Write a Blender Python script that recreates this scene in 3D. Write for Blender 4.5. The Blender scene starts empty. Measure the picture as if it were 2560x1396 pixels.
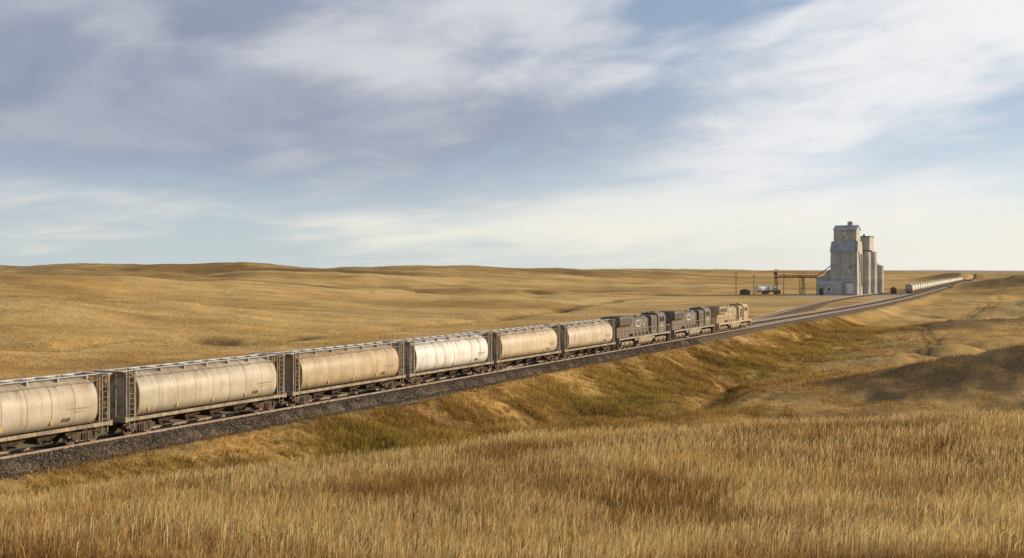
import bpy, math, random
import numpy as np
from mathutils import Vector, Matrix
random.seed(7); rng=np.random.default_rng(11)
scene=bpy.context.scene
scene.view_settings.view_transform='Standard'; scene.view_settings.look='None'; scene.view_settings.exposure=0
F=2780.0; H=11.2
SUN_AZ=math.radians(80); SUN_EL=math.radians(15.5)
# ---------------------------------------------------------------- helpers: nodes
class NT:
    def __init__(s,nt): s.nt=nt; s.n=nt.nodes; s.l=nt.links
    def new(s,t,**k):
        n=s.n.new(t)
        for a,b in k.items(): setattr(n,a,b)
        return n
    def setin(s,n,i,v):
        if isinstance(v,bpy.types.NodeSocket): s.l.new(v,n.inputs[i])
        elif v is not None:
            try: n.inputs[i].default_value=v
            except Exception: n.inputs[i].default_value=(v,v,v)
    def m(s,op,a,b=None,c=None,clamp=False):
        n=s.new('ShaderNodeMath',operation=op); n.use_clamp=clamp
        s.setin(n,0,a)
        if b is not None: s.setin(n,1,b)
        if c is not None: s.setin(n,2,c)
        return n.outputs[0]
    def mix(s,f,a,b,mode='MIX'):
        n=s.new('ShaderNodeMix',data_type='RGBA',blend_type=mode); n.clamp_factor=True
        s.setin(n,0,f)
        for i,v in ((6,a),(7,b)):
            if isinstance(v,bpy.types.NodeSocket): s.l.new(v,n.inputs[i])
            else: n.inputs[i].default_value=(v[0],v[1],v[2],1)
        return n.outputs[2]
    def ss(s,x,lo,hi):
        n=s.new('ShaderNodeMapRange',interpolation_type='SMOOTHSTEP'); n.clamp=True
        s.setin(n,0,x); n.inputs[1].default_value=lo; n.inputs[2].default_value=hi
        return n.outputs[0]
    def noise(s,vec,scale,detail=4,rough=.55,dist=0,lac=2.0):
        n=s.new('ShaderNodeTexNoise'); s.l.new(vec,n.inputs['Vector'])
        n.inputs['Scale'].default_value=scale; n.inputs['Detail'].default_value=detail
        n.inputs['Roughness'].default_value=rough; n.inputs['Distortion'].default_value=dist
        n.inputs['Lacunarity'].default_value=lac
        return n.outputs['Fac']
    def mapping(s,vec,loc=(0,0,0),rot=(0,0,0),scale=(1,1,1)):
        n=s.new('ShaderNodeMapping'); s.l.new(vec,n.inputs[0])
        n.inputs[1].default_value=loc; n.inputs[2].default_value=rot; n.inputs[3].default_value=scale
        return n.outputs[0]
def new_mat(name):
    m=bpy.data.materials.new(name); m.use_nodes=True
    t=NT(m.node_tree); b=m.node_tree.nodes['Principled BSDF']
    return m,t,b
def bump(t,b,h,strength=.4,dist=.02):
    n=t.new('ShaderNodeBump'); n.inputs['Strength'].default_value=strength; n.inputs['Distance'].default_value=dist
    t.l.new(h,n.inputs['Height']); t.l.new(n.outputs[0],b.inputs['Normal'])
def simple(name,col,rough=.7,metal=0,var=.3,scale=2.0,spec=.4,dirt=None,usecolor=False,dk=.75):
    m,t,b=new_mat(name)
    tc=t.new('ShaderNodeTexCoord').outputs['Object']
    n=t.noise(tc,scale,4,.6)
    base=col
    if usecolor:
        base=t.new('ShaderNodeObjectInfo').outputs['Color']
    c=t.mix(t.ss(n,.3,.7),(1-var,)*3,(1+var*.5,)*3)
    c=t.mix(1.0,base,c,'MULTIPLY')
    if dirt:
        n2=t.noise(t.mapping(tc,scale=(3,3,.5)),scale*1.5,4,.65)
        c=t.mix(t.m('MULTIPLY',t.ss(n2,.42,.70),dk),c,dirt)
    t.l.new(c,b.inputs['Base Color'])
    b.inputs['Roughness'].default_value=rough; b.inputs['Metallic'].default_value=metal
    b.inputs['Specular IOR Level'].default_value=spec
    return m
# ---------------------------------------------------------------- mesh builder
class MB:
    def __init__(s): s.v=[];s.f=[];s.m=[];s.sm=[]
    def add(s,vs,fs,mat=0,smooth=False):
        o=len(s.v); s.v+= [tuple(p) for p in vs]
        for f in fs: s.f.append([i+o for i in f]); s.m.append(mat); s.sm.append(smooth)
        return s
    def box(s,cx,cy,cz,sx,sy,sz,mat=0,rz=0,ry=0):
        vs=[]
        for x in(-1,1):
            for y in(-1,1):
                for z in(-1,1): vs.append(Vector((x*sx/2,y*sy/2,z*sz/2)))
        R=Matrix.Rotation(rz,3,'Z')@Matrix.Rotation(ry,3,'Y')
        vs=[R@p+Vector((cx,cy,cz)) for p in vs]
        return s.add(vs,[(0,1,3,2),(4,6,7,5),(0,4,5,1),(2,3,7,6),(0,2,6,4),(1,5,7,3)],mat)
    def b6(s,x0,x1,y0,y1,z0,z1,mat=0): return s.box((x0+x1)/2,(y0+y1)/2,(z0+z1)/2,abs(x1-x0),abs(y1-y0),abs(z1-z0),mat)
    def cyl(s,p0,p1,r0,r1=None,n=12,mat=0,smooth=True,caps=True):
        p0=Vector(p0);p1=Vector(p1); r1=r0 if r1 is None else r1
        d=(p1-p0).normalized(); a=d.orthogonal().normalized(); b=d.cross(a)
        vs=[]
        for p,r in((p0,r0),(p1,r1)):
            for i in range(n):
                t=2*math.pi*i/n; vs.append(p+a*math.cos(t)*r+b*math.sin(t)*r)
        s.add(vs,[(i,(i+1)%n,n+(i+1)%n,n+i) for i in range(n)],mat,smooth)
        if caps:
            s.add(vs[:n],[tuple(range(n))[::-1]],mat); s.add(vs[n:],[tuple(range(n))],mat)
        return s
    def prism(s,prof,a0,a1,axis='x',mat=0,smooth=False):
        n=len(prof)
        if axis=='x': f=lambda q,a:(a,q[0],q[1])
        elif axis=='y': f=lambda q,a:(q[0],a,q[1])
        else: f=lambda q,a:(q[0],q[1],a)
        vs=[f(q,a0) for q in prof]+[f(q,a1) for q in prof]
        s.add(vs,[(i,(i+1)%n,n+(i+1)%n,n+i) for i in range(n)],mat,smooth)
        s.add(vs[:n],[tuple(range(n))[::-1]],mat); s.add(vs[n:],[tuple(range(n))],mat)
        return s
    def tube(s,pts,r,n=6,mat=0):
        for a,b in zip(pts[:-1],pts[1:]): s.cyl(a,b,r,n=n,mat=mat)
        return s
    def mesh(s,name,mats):
        import bmesh
        me=bpy.data.meshes.new(name); me.from_pydata(s.v,[],s.f)
        for m in mats: me.materials.append(m)
        me.polygons.foreach_set('material_index',s.m); me.polygons.foreach_set('use_smooth',s.sm)
        bm=bmesh.new(); bm.from_mesh(me); bmesh.ops.recalc_face_normals(bm,faces=bm.faces); bm.to_mesh(me); bm.free()
        me.update(); return me
COL=scene.collection
def obj(name,me,parent=None,**props):
    o=bpy.data.objects.new(name,me); COL.objects.link(o)
    if parent: o.parent=parent
    for k,v in props.items(): o[k]=v
    return o
def empty(name,**p): 
    o=obj(name,None,**p); o.empty_display_size=.5; return o
def copy_thing(root,name=None):
    def cp(o,par):
        c=o.copy(); COL.objects.link(c)
        if par: c.parent=par
        for ch in list(o.children):
            cp(ch,c)
        return c
    return cp(root,None)
# ---------------------------------------------------------------- numpy noise
def _h(ix,iy,seed):
    n=(ix.astype(np.int64)*374761393+iy.astype(np.int64)*668265263+seed*974634777)&0xffffffff
    n=((n^(n>>13))*1274126177)&0xffffffff
    return ((n^(n>>16))&0xffff)/65535.0
def vn(x,y,seed=0):
    ix=np.floor(x);iy=np.floor(y);fx=x-ix;fy=y-iy
    fx=fx*fx*fx*(fx*(fx*6-15)+10);fy=fy*fy*fy*(fy*(fy*6-15)+10)
    a=_h(ix,iy,seed);b=_h(ix+1,iy,seed);c=_h(ix,iy+1,seed);d=_h(ix+1,iy+1,seed)
    return (a*(1-fx)+b*fx)*(1-fy)+(c*(1-fx)+d*fx)*fy
def fbm(x,y,L,oct=4,seed=0,g=.5):
    x=x/L;y=y/L; t=0;a=1;w=0
    for o in range(oct):
        t=t+a*(vn(x,y,seed+o*17)-.5)*2; w+=a; a*=g
        x,y=(x*1.6-y*1.2)+3.7,(x*1.2+y*1.6)+9.1
    return t/w
def fbs(x,y,L,oct=4,seed=0,g=.5):   # unrotated, keeps streaks aligned
    x=x/L;y=y/L; t=0;a=1;w=0
    for o in range(oct):
        t=t+a*(vn(x,y,seed+o*17)-.5)*2; w+=a; a*=g; x=x*2.03+3.7; y=y*2.03+9.1
    return t/w
def sst(x,a,b):
    t=np.clip((x-a)/(b-a),0,1); return t*t*(3-2*t)
# ---------------------------------------------------------------- track layout
T=np.array([.4548,.8906]); N=np.array([-.8906,.4548])
P0=np.array([-30.6,66.5])+.72*N
KC=2.45e-4
def cofs(s):
    s=np.asarray(s,float); k=KC; e=np.clip(s-250,0,212)
    return k/2*e*e+np.clip(s-462,0,None)*k*212
def sob(s): return 5.5*sst(np.asarray(s,float),55,110)
SPS=[110,170,205,285,362,440,520]; SPU=[5.5,5.5,8,16.5,24,28.5,29.5]
def spur(s):
    s=np.asarray(s,float); t=0
    for k in (-24,-12,0,12,24): t=t+np.interp(s+k,SPS,SPU)
    return t/5
def wpos(s,u,z=0.0):
    s=np.asarray(s,float);u=np.asarray(u,float)
    return P0[0]+s*T[0]+u*N[0], P0[1]+s*T[1]+u*N[1]
def su(x,y):
    dx=x-P0[0];dy=y-P0[1]; return dx*T[0]+dy*T[1], dx*N[0]+dy*N[1]
def gz(x,y,cx,cy,sx,sy,rot=0):
    c,s_=math.cos(rot),math.sin(rot); dx=x-cx;dy=y-cy
    a=(dx*c+dy*s_)/sx;b=(-dx*s_+dy*c)/sy
    return np.exp(-(a*a+b*b)*.5)
def PW(px,Y): return ((px-1280)/F*Y,Y)
GULLY=[(-8,104),(2,112),(10,117),(16,114),(22,126),(27,145),(31,160),(37,164),(44,158),(52,168)]
GULLY2=[PW(1700,470),PW(1560,430),PW(1470,396),PW(1380,330),PW(1300,300),PW(1230,276),PW(1000,246),PW(850,225)]
GULLY3=[PW(720,203),PW(560,190),PW(420,200),PW(300,195),PW(150,182),PW(-100,178)]
GULLY4=[PW(1150,640),PW(1260,600),PW(1360,560),PW(1480,545),PW(1600,580),PW(1720,570)]
GULLY5=[PW(2150,440),PW(2260,425),PW(2400,450),PW(2600,430)]
GULLY6=[PW(2230,372),PW(2320,350),PW(2420,372),PW(2480,360)]
GULLY7=[PW(1980,300),PW(2060,285),PW(2180,290),PW(2250,270)]
TRAIL=[(70,190),(84,221),(96,262),(118,300),(142,355),(190,430)]
def pdist(x,y,P):
    d=np.full(x.shape,1e9)
    for (ax,ay),(bx,by) in zip(P[:-1],P[1:]):
        vx,vy=bx-ax,by-ay; t=np.clip(((x-ax)*vx+(y-ay)*vy)/(vx*vx+vy*vy),0,1)
        d=np.minimum(d,np.hypot(x-ax-t*vx,y-ay-t*vy))
    return d
def ridge(x,y,pts,sf,sb):
    P=[(PW(px,Y),H-(yt-675)/F*Y+1.0) for px,Y,yt in pts]
    z=np.zeros_like(x); w=np.zeros_like(x)
    for ((ax,ay),ha),((bx,by),hb) in zip(P[:-1],P[1:]):
        vx,vy=bx-ax,by-ay; L2=vx*vx+vy*vy; t=np.clip(((x-ax)*vx+(y-ay)*vy)/L2,0,1)
        dx=x-ax-t*vx; dy=y-ay-t*vy; d=np.hypot(dx,dy); s=np.where(dy>0,sb,sf)
        e=np.exp(-.5*(d/s)**2)
        z=np.maximum(z,(ha+t*(hb-ha))*e); w=np.maximum(w,e)
    return z,w
RIDGES=[([(-500,360,690),(0,390,695),(280,410,699),(470,430,709),(760,450,726),(1010,480,744),(1280,500,762)],60,26,1.08),
 ([(-400,640,671),(0,640,673),(330,620,680),(600,600,695),(850,610,714)],50,30,.72),
 ([(640,800,674),(800,820,675),(1000,830,681),(1220,840,688),(1560,880,702),(1750,900,712)],55,36,1.02),
 ([(-300,1050,662),(60,1050,666),(240,1020,660),(420,1020,668),(560,1000,659),(840,1000,669),(1040,1150,663),(1250,1200,671),(1500,1300,676)],120,70,.80),
 ([(1150,1700,674),(1400,1800,672),(1700,1900,672),(1900,1900,675),(2300,2000,677)],200,120,.9),
 ([(-300,250,745),(80,245,741),(330,255,751),(560,265,770)],28,18,.98),
 ([(700,300,766),(960,310,773),(1150,330,777)],24,15,.95)]
def wrp(x,y): return x+14*fbm(x,y,70,2,33),y+22*fbm(x,y,110,3,35)
def hill_fg(x,y):
    a=np.clip(x/np.maximum(y,8),-.62,.62)
    px=a*F+1280
    Yr=np.interp(px,[-400,0,340,700,1300,2000,2560,2900],[40,44,49,55,60,64,63,60])
    yc=np.interp(px,[-400,0,340,700,1300,2000,2560,2900],[1300,1262,1215,1168,1085,1045,1034,1030])+16
    zr=H-(yc-675)/F*Yr
    t=0
    for k in (-6,-3,0,3,6):
        Y=y+k
        z=np.where(Y<10,8.3-.09*np.clip(Y,-60,10),
          np.where(Y<28,7.4-(Y-10)/18*3.1,
          np.where(Y<Yr,4.3+(Y-28)/(Yr-28)*(zr-4.3),
          zr-(Y-Yr)*.30)))
        t=t+z
    return t/5+.45*fbm(x,y,12,3,15)
def station(s,u): return sst(s,300,370)*(1-sst(s,600,700))*sst(u,-2,10)*(1-sst(u,80,120))
def height(x,y):
    s,u=su(x,y); uc=u-cofs(s); d=-uc
    kd=np.interp(s,[-50,60,150,300,500,800,1500],[.85,.95,1.05,.95,.6,.4,.3])
    br=-.82+(np.interp(d,[2.3,2.7,8,15,40,120,400],[0,-.05,-2.5,-3.4,-3.4,-2.5,-.8]))*kd
    bl=np.interp(uc,[8,9.6,14,26,60,200],[-1.25,-1.3,-1.9,-1.4,-1.2,-1.0])
    z=np.where(uc<3,br,bl)
    r=np.hypot(x,y)
    wr=sst(d,9,45); wl=sst(uc,14,80)
    n1=fbm(x,y,60,4,3); n2=fbm(x,y*1.3,190,3,8); n3=fbm(x,y,9,3,21); n4=fbm(x*.7,y*1.2,34,4,23)
    z=z+wr*(1.6*n1+1.9*n2+1.7*n4)+.75*n3*sst(d,3.4,14)+.16*n3*sst(uc,9,14)
    z=z+wl*(1.0*n1+1.2*n2+.8*n4)
    z=z+wr*1.6*sst(n4,.05,.2)*sst(s,60,120)
    L=sst(uc,35,120)
    hl=np.zeros_like(x); wx,wy=wrp(x,y)
    for pts,sf,sb,_ in RIDGES: hl=np.maximum(hl,ridge(wx,wy,pts,sf,sb)[0])
    z=z+hl*L+L*(3.6*fbm(x,y,120,4,37)+1.5*fbm(x,y,45,3,39))*sst(r,220,450)*(1-.4*sst(r,900,1300))
    z=z+5.6*gz(x,y,64,138,17,9.5,.12)+.9*gz(x,y,66,133,20,12,.1)*fbm(x,y,5,3,43)+.6*gz(x,y,88,176,16,8,.3)+5*gz(x,y,265,560,40,22,.4)+8.5*gz(x,y,330,740,24,20,.3)+8.6*gz(x,y,488,1225,26,24,.3)+9*gz(x,y,640,1180,120,60,.5)+2*gz(x,y,105,262,26,9,.5)+2.2*gz(x,y,170,400,30,14,.5)
    z=z+8*gz(x,y,560,1500,90,60,.3)
    g=pdist(x+2*fbm(x,y,14,2,5),y+2*fbm(x,y,11,2,6),GULLY)
    z=z-1.1*np.exp(-(g/1.8)**2)-.6*np.exp(-(g/6.0)**2)
    for GG in (GULLY2,GULLY3,GULLY4,GULLY5,GULLY6,GULLY7):
        g=pdist(x+6*fbm(x,y,30,2,5),y+6*fbm(x,y,25,2,6),GG); z=z-1.5*np.exp(-(g/3.2)**2)*np.maximum(wl,wr)
    tr=pdist(x,y,TRAIL); z=z-.15*np.exp(-(tr/1.8)**2)
    st=station(s,u); z=z*(1-st)+(-.55)*st
    far=sst(r,1500,4000)
    z=z*(1-far)+far*(1.0+8.5*fbm(x,y,1700,4,77))*1.0
    hf=hill_fg(x,y)
    k=.6; z=np.where(hf-z>12,hf,np.logaddexp(z/k,np.clip(hf,-40,30)/k)*k)
    lo=(uc>-2.1)&(uc<9.2)&(s<3000)
    z=np.where(lo,np.minimum(z,-1.0),z)
    z=np.where((uc>-2.9)&(uc<0)&(s<3000),np.minimum(z,-.80),z)
    sp=(np.abs(u-spur(s))<3.0)&(s>100)&(s<540)
    z=np.where(sp,np.minimum(z,-.62),z)
    return z
def green_mask(x,y):
    s,u=su(x,y); d=-(u-cofs(s))
    n=fbm(x,y,13,4,41,.6)
    b=np.exp(-((d-(9+s*.035))/6.5)**2)*sst(s,-20,10)*(1-sst(s,190,260))
    g=pdist(x,y,GULLY); b2=np.exp(-(g/8)**2)*.9
    return np.clip((np.maximum(b,b2))*(.42+1.5*n),0,1)
DARK=[(480,745,48,26,.8),(700,640,35,14,.7),(745,560,30,16,.75),(880,900,75,30,.9),(1050,880,60,20,.5),(1340,1080,90,40,.5),(560,900,60,40,.5),(180,900,110,30,.5),(60,520,50,16,.4),(1480,700,50,20,.5),(1000,640,50,18,.45),(300,650,80,14,.5)]  # brown shadow patches along the hill crests, painted into the ground colour
def colour(x,y,rnd=0):
    s,u=su(x,y); uc=u-cofs(s); r=np.hypot(x,y)
    gold=np.array([.51,.305,.098]); pale=np.array([.63,.42,.165]); brn=np.array([.26,.15,.058]); grn=np.array([.33,.25,.06])
    a=np.clip(.45+1.1*fbm(x,y*1.4,70,5,51,.6)+rnd,0,1)[...,None]
    c=gold*(1-a)+pale*a
    fgm=(1-sst(hill_fg(x,y)-(-1.0),-1,1.0))[...,None]
    far2=sst(r,200,450)
    b=sst(fbm(x,y*1.8,34,5,61,.62),.08,.5)[...,None]*(.4+.25*sst(-uc,10,40))[...,None]
    c=c*(1-b*fgm)+brn*b*fgm
    b=(sst(fbm(x*.7,y*1.9,150,5,67,.6)+.1*fbm(x,y,20,2,68),.08,.34)*far2)[...,None]*.5
    c=c*(1-b)+brn*b
    b=(sst(fbs(x*.28,y*1.1,30,4,73,.62),.12,.42)*sst(r,90,200))[...,None]*.42     # thin grass streaks
    c=c*(1-b*fgm)+brn*b*fgm
    wx,wy=wrp(x,y); tone=np.ones_like(x); best=np.full_like(x,.35)
    for pts,sf,sb,tn in RIDGES:
        w=ridge(wx,wy,pts,sf*1.1,sb)[1]; tone=np.where(w>best,tn,tone); best=np.maximum(best,w)
    tone=1+(tone-1)*np.clip((best-.35)*3,0,1)*sst(uc,30,100); c=c*tone[...,None]
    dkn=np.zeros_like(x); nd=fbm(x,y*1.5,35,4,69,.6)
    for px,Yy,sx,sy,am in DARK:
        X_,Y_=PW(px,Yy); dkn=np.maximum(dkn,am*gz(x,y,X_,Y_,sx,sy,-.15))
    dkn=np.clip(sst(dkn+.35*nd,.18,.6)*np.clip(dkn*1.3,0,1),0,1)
    for (X_,Y_,sx,sy) in ((322,728,24,18),(482,1210,34,24),(88,172,14,6),(104,257,22,7)):  # shaded near faces of the small mounds, painted dark
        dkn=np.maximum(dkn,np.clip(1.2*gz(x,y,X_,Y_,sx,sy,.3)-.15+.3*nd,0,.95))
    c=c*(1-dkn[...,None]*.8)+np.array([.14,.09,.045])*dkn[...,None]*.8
    gm=green_mask(x,y)[...,None]*.75*fgm; c=c*(1-gm)+grn*gm
    emb=(np.exp(-((-uc-9)/6)**2)*.45*sst(s,-40,0))[...,None]*fgm; c=c*(1-emb)+np.array([.30,.19,.07])*emb
    g=pdist(x+2*fbm(x,y,14,2,5),y+2*fbm(x,y,11,2,6),GULLY); gg=(np.exp(-(g/1.6)**2)*.55*np.clip(.6+1.3*fbm(x,y,9,2,7),0,1))[...,None]
    c=c*(1-gg)+np.array([.11,.07,.035])*gg
    for GG in (GULLY2,GULLY3,GULLY4,GULLY5,GULLY6,GULLY7):
        g=pdist(x+6*fbm(x,y,30,2,5),y+6*fbm(x,y,25,2,6),GG); gg=(np.exp(-(g/3.6)**2)*.85*np.clip(.75+1.2*fbm(x,y,22,2,9),0,1)*sst(np.abs(uc-3),9,16))[...,None]
        c=c*(1-gg)+np.array([.11,.07,.03])*gg
    md=np.clip(gz(x,y,60,132,18,8,.12)*1.9-.35+1.0*fbm(x,y,6,4,71,.65),0,1)[...,None]*.75*fgm  # painted shade on the mound's camera side, broken up like dark scrub
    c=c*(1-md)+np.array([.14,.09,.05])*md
    tr=pdist(x,y,TRAIL); rut=(np.exp(-((tr-.95)/.45)**2)*.7)[...,None]; c=c*(1-rut)+np.array([.12,.085,.05])*rut
    e=(np.exp(-((uc+3.0)/1.1)**2)*.6*np.clip(.6+fbm(x,y,5,3,81),0,1))[...,None]; c=c*(1-e)+np.array([.17,.115,.065])*e
    st=(station(s,u)*sst(u,12,20)*(1-sst(u,50,64))*sst(s,400,440)*(1-sst(s,540,600))*np.clip(.6+.9*fbm(x,y,16,3,91),0,1))[...,None]; c=c*(1-st)+np.array([.45,.37,.26])*st
    dt=((1-sst(np.abs(u-spur(s)),2.2,3.8))*sst(s,160,200)*(1-sst(s,480,560))*.5)[...,None]; c=c*(1-dt)+np.array([.36,.28,.18])*dt
    fb=sst(r,1500,9000)[...,None]*.7; c=c*(1-fb)+np.array([.32,.33,.33])*fb  # aerial haze mixed into the distant ground colour
    return c
def np_mesh(name,V,quads,tris=None,mats=(),smooth=True,cols=None):
    me=bpy.data.meshes.new(name); me.vertices.add(len(V)); me.vertices.foreach_set('co',V.astype(np.float32).ravel())
    nq=0 if quads is None else len(quads); ntr=0 if tris is None else len(tris)
    idx=[];st=[]
    if nq: idx.append(quads.ravel()); st.append(np.arange(nq)*4)
    if ntr: idx.append(tris.ravel()); st.append(nq*4+np.arange(ntr)*3)
    idx=np.concatenate(idx).astype(np.int32); st=np.concatenate(st).astype(np.int32)
    me.loops.add(len(idx)); me.loops.foreach_set('vertex_index',idx)
    me.polygons.add(nq+ntr); me.polygons.foreach_set('loop_start',st)
    me.polygons.foreach_set('use_smooth',np.full(nq+ntr,smooth))
    me.update(calc_edges=True)
    if cols is not None:
        at=me.color_attributes.new('Col','FLOAT_COLOR','POINT')
        c4=np.ones((len(V),4),np.float32); c4[:,:3]=cols; at.data.foreach_set('color',c4.ravel())
    for m in mats: me.materials.append(m)
    return me
# ---------------------------------------------------------------- materials
def mat_ground():
    m,t,b=new_mat('prairie_ground')
    pos=t.new('ShaderNodeNewGeometry').outputs['Position']
    at=t.new('ShaderNodeAttribute'); at.attribute_name='Col'
    n1=t.noise(pos,.8,5,.66); n2=t.noise(t.mapping(pos,scale=(.5,1.4,1)),.12,6,.68)
    f=t.m('ADD',t.m('MULTIPLY',t.m('SUBTRACT',n1,.5),.9),t.m('MULTIPLY',t.m('SUBTRACT',n2,.5),1.3))
    f=t.m('ADD',f,1.0)
    f=t.m('MINIMUM',t.m('MAXIMUM',f,.5),1.35)
    cx=t.new('ShaderNodeCombineXYZ'); [t.l.new(f,cx.inputs[i]) for i in range(3)]
    c=t.mix(1.0,at.outputs['Color'],cx.outputs[0],'MULTIPLY')
    t.l.new(c,b.inputs['Base Color']); b.inputs['Roughness'].default_value=1; b.inputs['Specular IOR Level'].default_value=.03
    bump(t,b,n1,.7,.35)
    return m
def mat_blade():
    m=bpy.data.materials.new('dry_grass'); m.use_nodes=True; t=NT(m.node_tree); t.n.clear()
    at=t.new('ShaderNodeAttribute'); at.attribute_name='Col'
    d=t.new('ShaderNodeBsdfDiffuse'); tr=t.new('ShaderNodeBsdfTranslucent'); mx=t.new('ShaderNodeMixShader'); o=t.new('ShaderNodeOutputMaterial')
    t.l.new(at.outputs['Color'],d.inputs[0]); t.l.new(at.outputs['Color'],tr.inputs[0]); mx.inputs[0].default_value=.4
    t.l.new(d.outputs[0],mx.inputs[1]);t.l.new(tr.outputs[0],mx.inputs[2]);t.l.new(mx.outputs[0],o.inputs[0])
    return m
def mat_ballast():
    m,t,b=new_mat('ballast_stone')
    g=t.new('ShaderNodeNewGeometry'); pos=g.outputs['Position']
    v=t.new('ShaderNodeTexVoronoi'); t.l.new(pos,v.inputs['Vector']); v.inputs['Scale'].default_value=9
    sx=t.new('ShaderNodeSeparateColor'); t.l.new(v.outputs['Color'],sx.inputs[0])
    c=t.mix(t.ss(sx.outputs[0],.1,1),(.045,.034,.024),(.19,.145,.10))
    n=t.noise(pos,.4,4,.6); c=t.mix(t.m('MULTIPLY',t.ss(n,.45,.7),.5),c,(.15,.10,.06))
    t.l.new(c,b.inputs['Base Color']); b.inputs['Roughness'].default_value=.95; b.inputs['Specular IOR Level'].default_value=.08
    bump(t,b,v.outputs['Distance'],.8,.06)
    return m
M_ground=mat_ground(); M_blade=mat_blade(); M_ballast=mat_ballast()
M_rail=simple('rail_steel',(.34,.25,.18),.6,.1,.3,3)
M_head=simple('rail_head',(.82,.77,.69),.5,.25,.1,3)
M_sleep=simple('sleeper_wood',(.15,.115,.085),.9,0,.4,2)
def mat_tank():
    m,t,b=new_mat('tank_paint')
    tc=t.new('ShaderNodeTexCoord').outputs['Object']
    oi=t.new('ShaderNodeObjectInfo'); s=t.new('ShaderNodeSeparateXYZ'); t.l.new(tc,s.inputs[0])
    rv=t.new('ShaderNodeVectorMath',operation='ADD'); t.l.new(tc,rv.inputs[0])
    k=t.new('ShaderNodeCombineXYZ'); t.l.new(t.m('MULTIPLY',oi.outputs['Random'],57.0),k.inputs[0]); t.l.new(k.outputs[0],rv.inputs[1]); tv=rv.outputs[0]
    n=t.noise(tv,.7,5,.6); n2=t.noise(t.mapping(tv,scale=(2.0,.5,.13)),1.3,5,.7); n3=t.noise(tv,6,4,.7)
    c=t.mix(t.ss(n,.3,.75),oi.outputs['Color'],t.mix(1.0,oi.outputs['Color'],(.76,.71,.62),'MULTIPLY'))
    c=t.mix(t.m('MULTIPLY',t.ss(n2,.48,.74),.72),c,(.30,.175,.08))
    top=t.ss(s.outputs[2],2.9,4.1); c=t.mix(t.m('MULTIPLY',t.m('MULTIPLY',top,t.ss(n2,.38,.60)),.55),c,(.30,.20,.11))
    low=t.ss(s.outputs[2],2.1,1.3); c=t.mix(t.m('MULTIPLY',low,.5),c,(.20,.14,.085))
    fr=t.m('FRACT',t.m('DIVIDE',t.m('ADD',s.outputs[0],7.2),1.8)); e=t.m('MINIMUM',fr,t.m('SUBTRACT',1.0,fr))
    seam=t.ss(e,.030,.010); c=t.mix(t.m('MULTIPLY',seam,t.m('ADD',.3,t.m('MULTIPLY',n,.6))),c,(.17,.12,.075))
    c=t.mix(t.m('MULTIPLY',t.ss(n3,.58,.75),.35),c,(.21,.135,.075))
    t.l.new(c,b.inputs['Base Color']); t.l.new(t.m('ADD',.38,t.m('MULTIPLY',n3,.28)),b.inputs['Roughness']); b.inputs['Specular IOR Level'].default_value=.42
    bump(t,b,t.m('ADD',t.m('MULTIPLY',n,.5),t.m('MULTIPLY',seam,-.2)),.25,.06)
    return m
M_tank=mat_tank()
M_frame=simple('weathered_frame_paint',(.34,.28,.20),.7,0,.4,1.6,.3,(.15,.10,.06))
M_roof=simple('galvanised_walkway',(.60,.57,.51),.55,.2,.25,2,.4,(.34,.27,.19))
M_under=simple('dusty_underframe',(.09,.068,.05),.9,0,.5,2.5,.2,(.17,.12,.08))
M_wheel=simple('wheel_steel',(.17,.12,.08),.6,.3,.4,4)
M_yel=simple('yellow_reflector',(.58,.39,.08),.6)
M_dk=simple('dark_stencil',(.09,.072,.055),.7)
M_faint=simple('faded_stencil',(.32,.265,.20),.7)
# ---------------------------------------------------------------- terrain
th=np.concatenate([np.linspace(-180,-36,40)[:-1],np.linspace(-36,36,640),np.linspace(36,180,40)[1:]])*math.pi/180
rr=np.exp(np.linspace(math.log(2.0),math.log(16000),840))
R_,TH=np.meshgrid(rr,th,indexing='ij'); X=R_*np.sin(TH); Y=R_*np.cos(TH)
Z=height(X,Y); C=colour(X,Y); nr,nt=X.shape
V=np.stack([X,Y,Z],-1).reshape(-1,3); Cc=C.reshape(-1,3)
I=np.arange(nr*nt).reshape(nr,nt)
Q=np.stack([I[:-1,:-1],I[:-1,1:],I[1:,1:],I[1:,:-1]],-1).reshape(-1,4)
V=np.vstack([V,[[0,0,float(height(np.array([0.]),np.array([0.]))[0])]]]); Cc=np.vstack([Cc,Cc[:1]])
TR=np.stack([np.full(nt-1,len(V)-1),I[0,1:],I[0,:-1]],-1)
obj('ground',np_mesh('ground',V,Q,TR,[M_ground],True,Cc),kind='structure')
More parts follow.
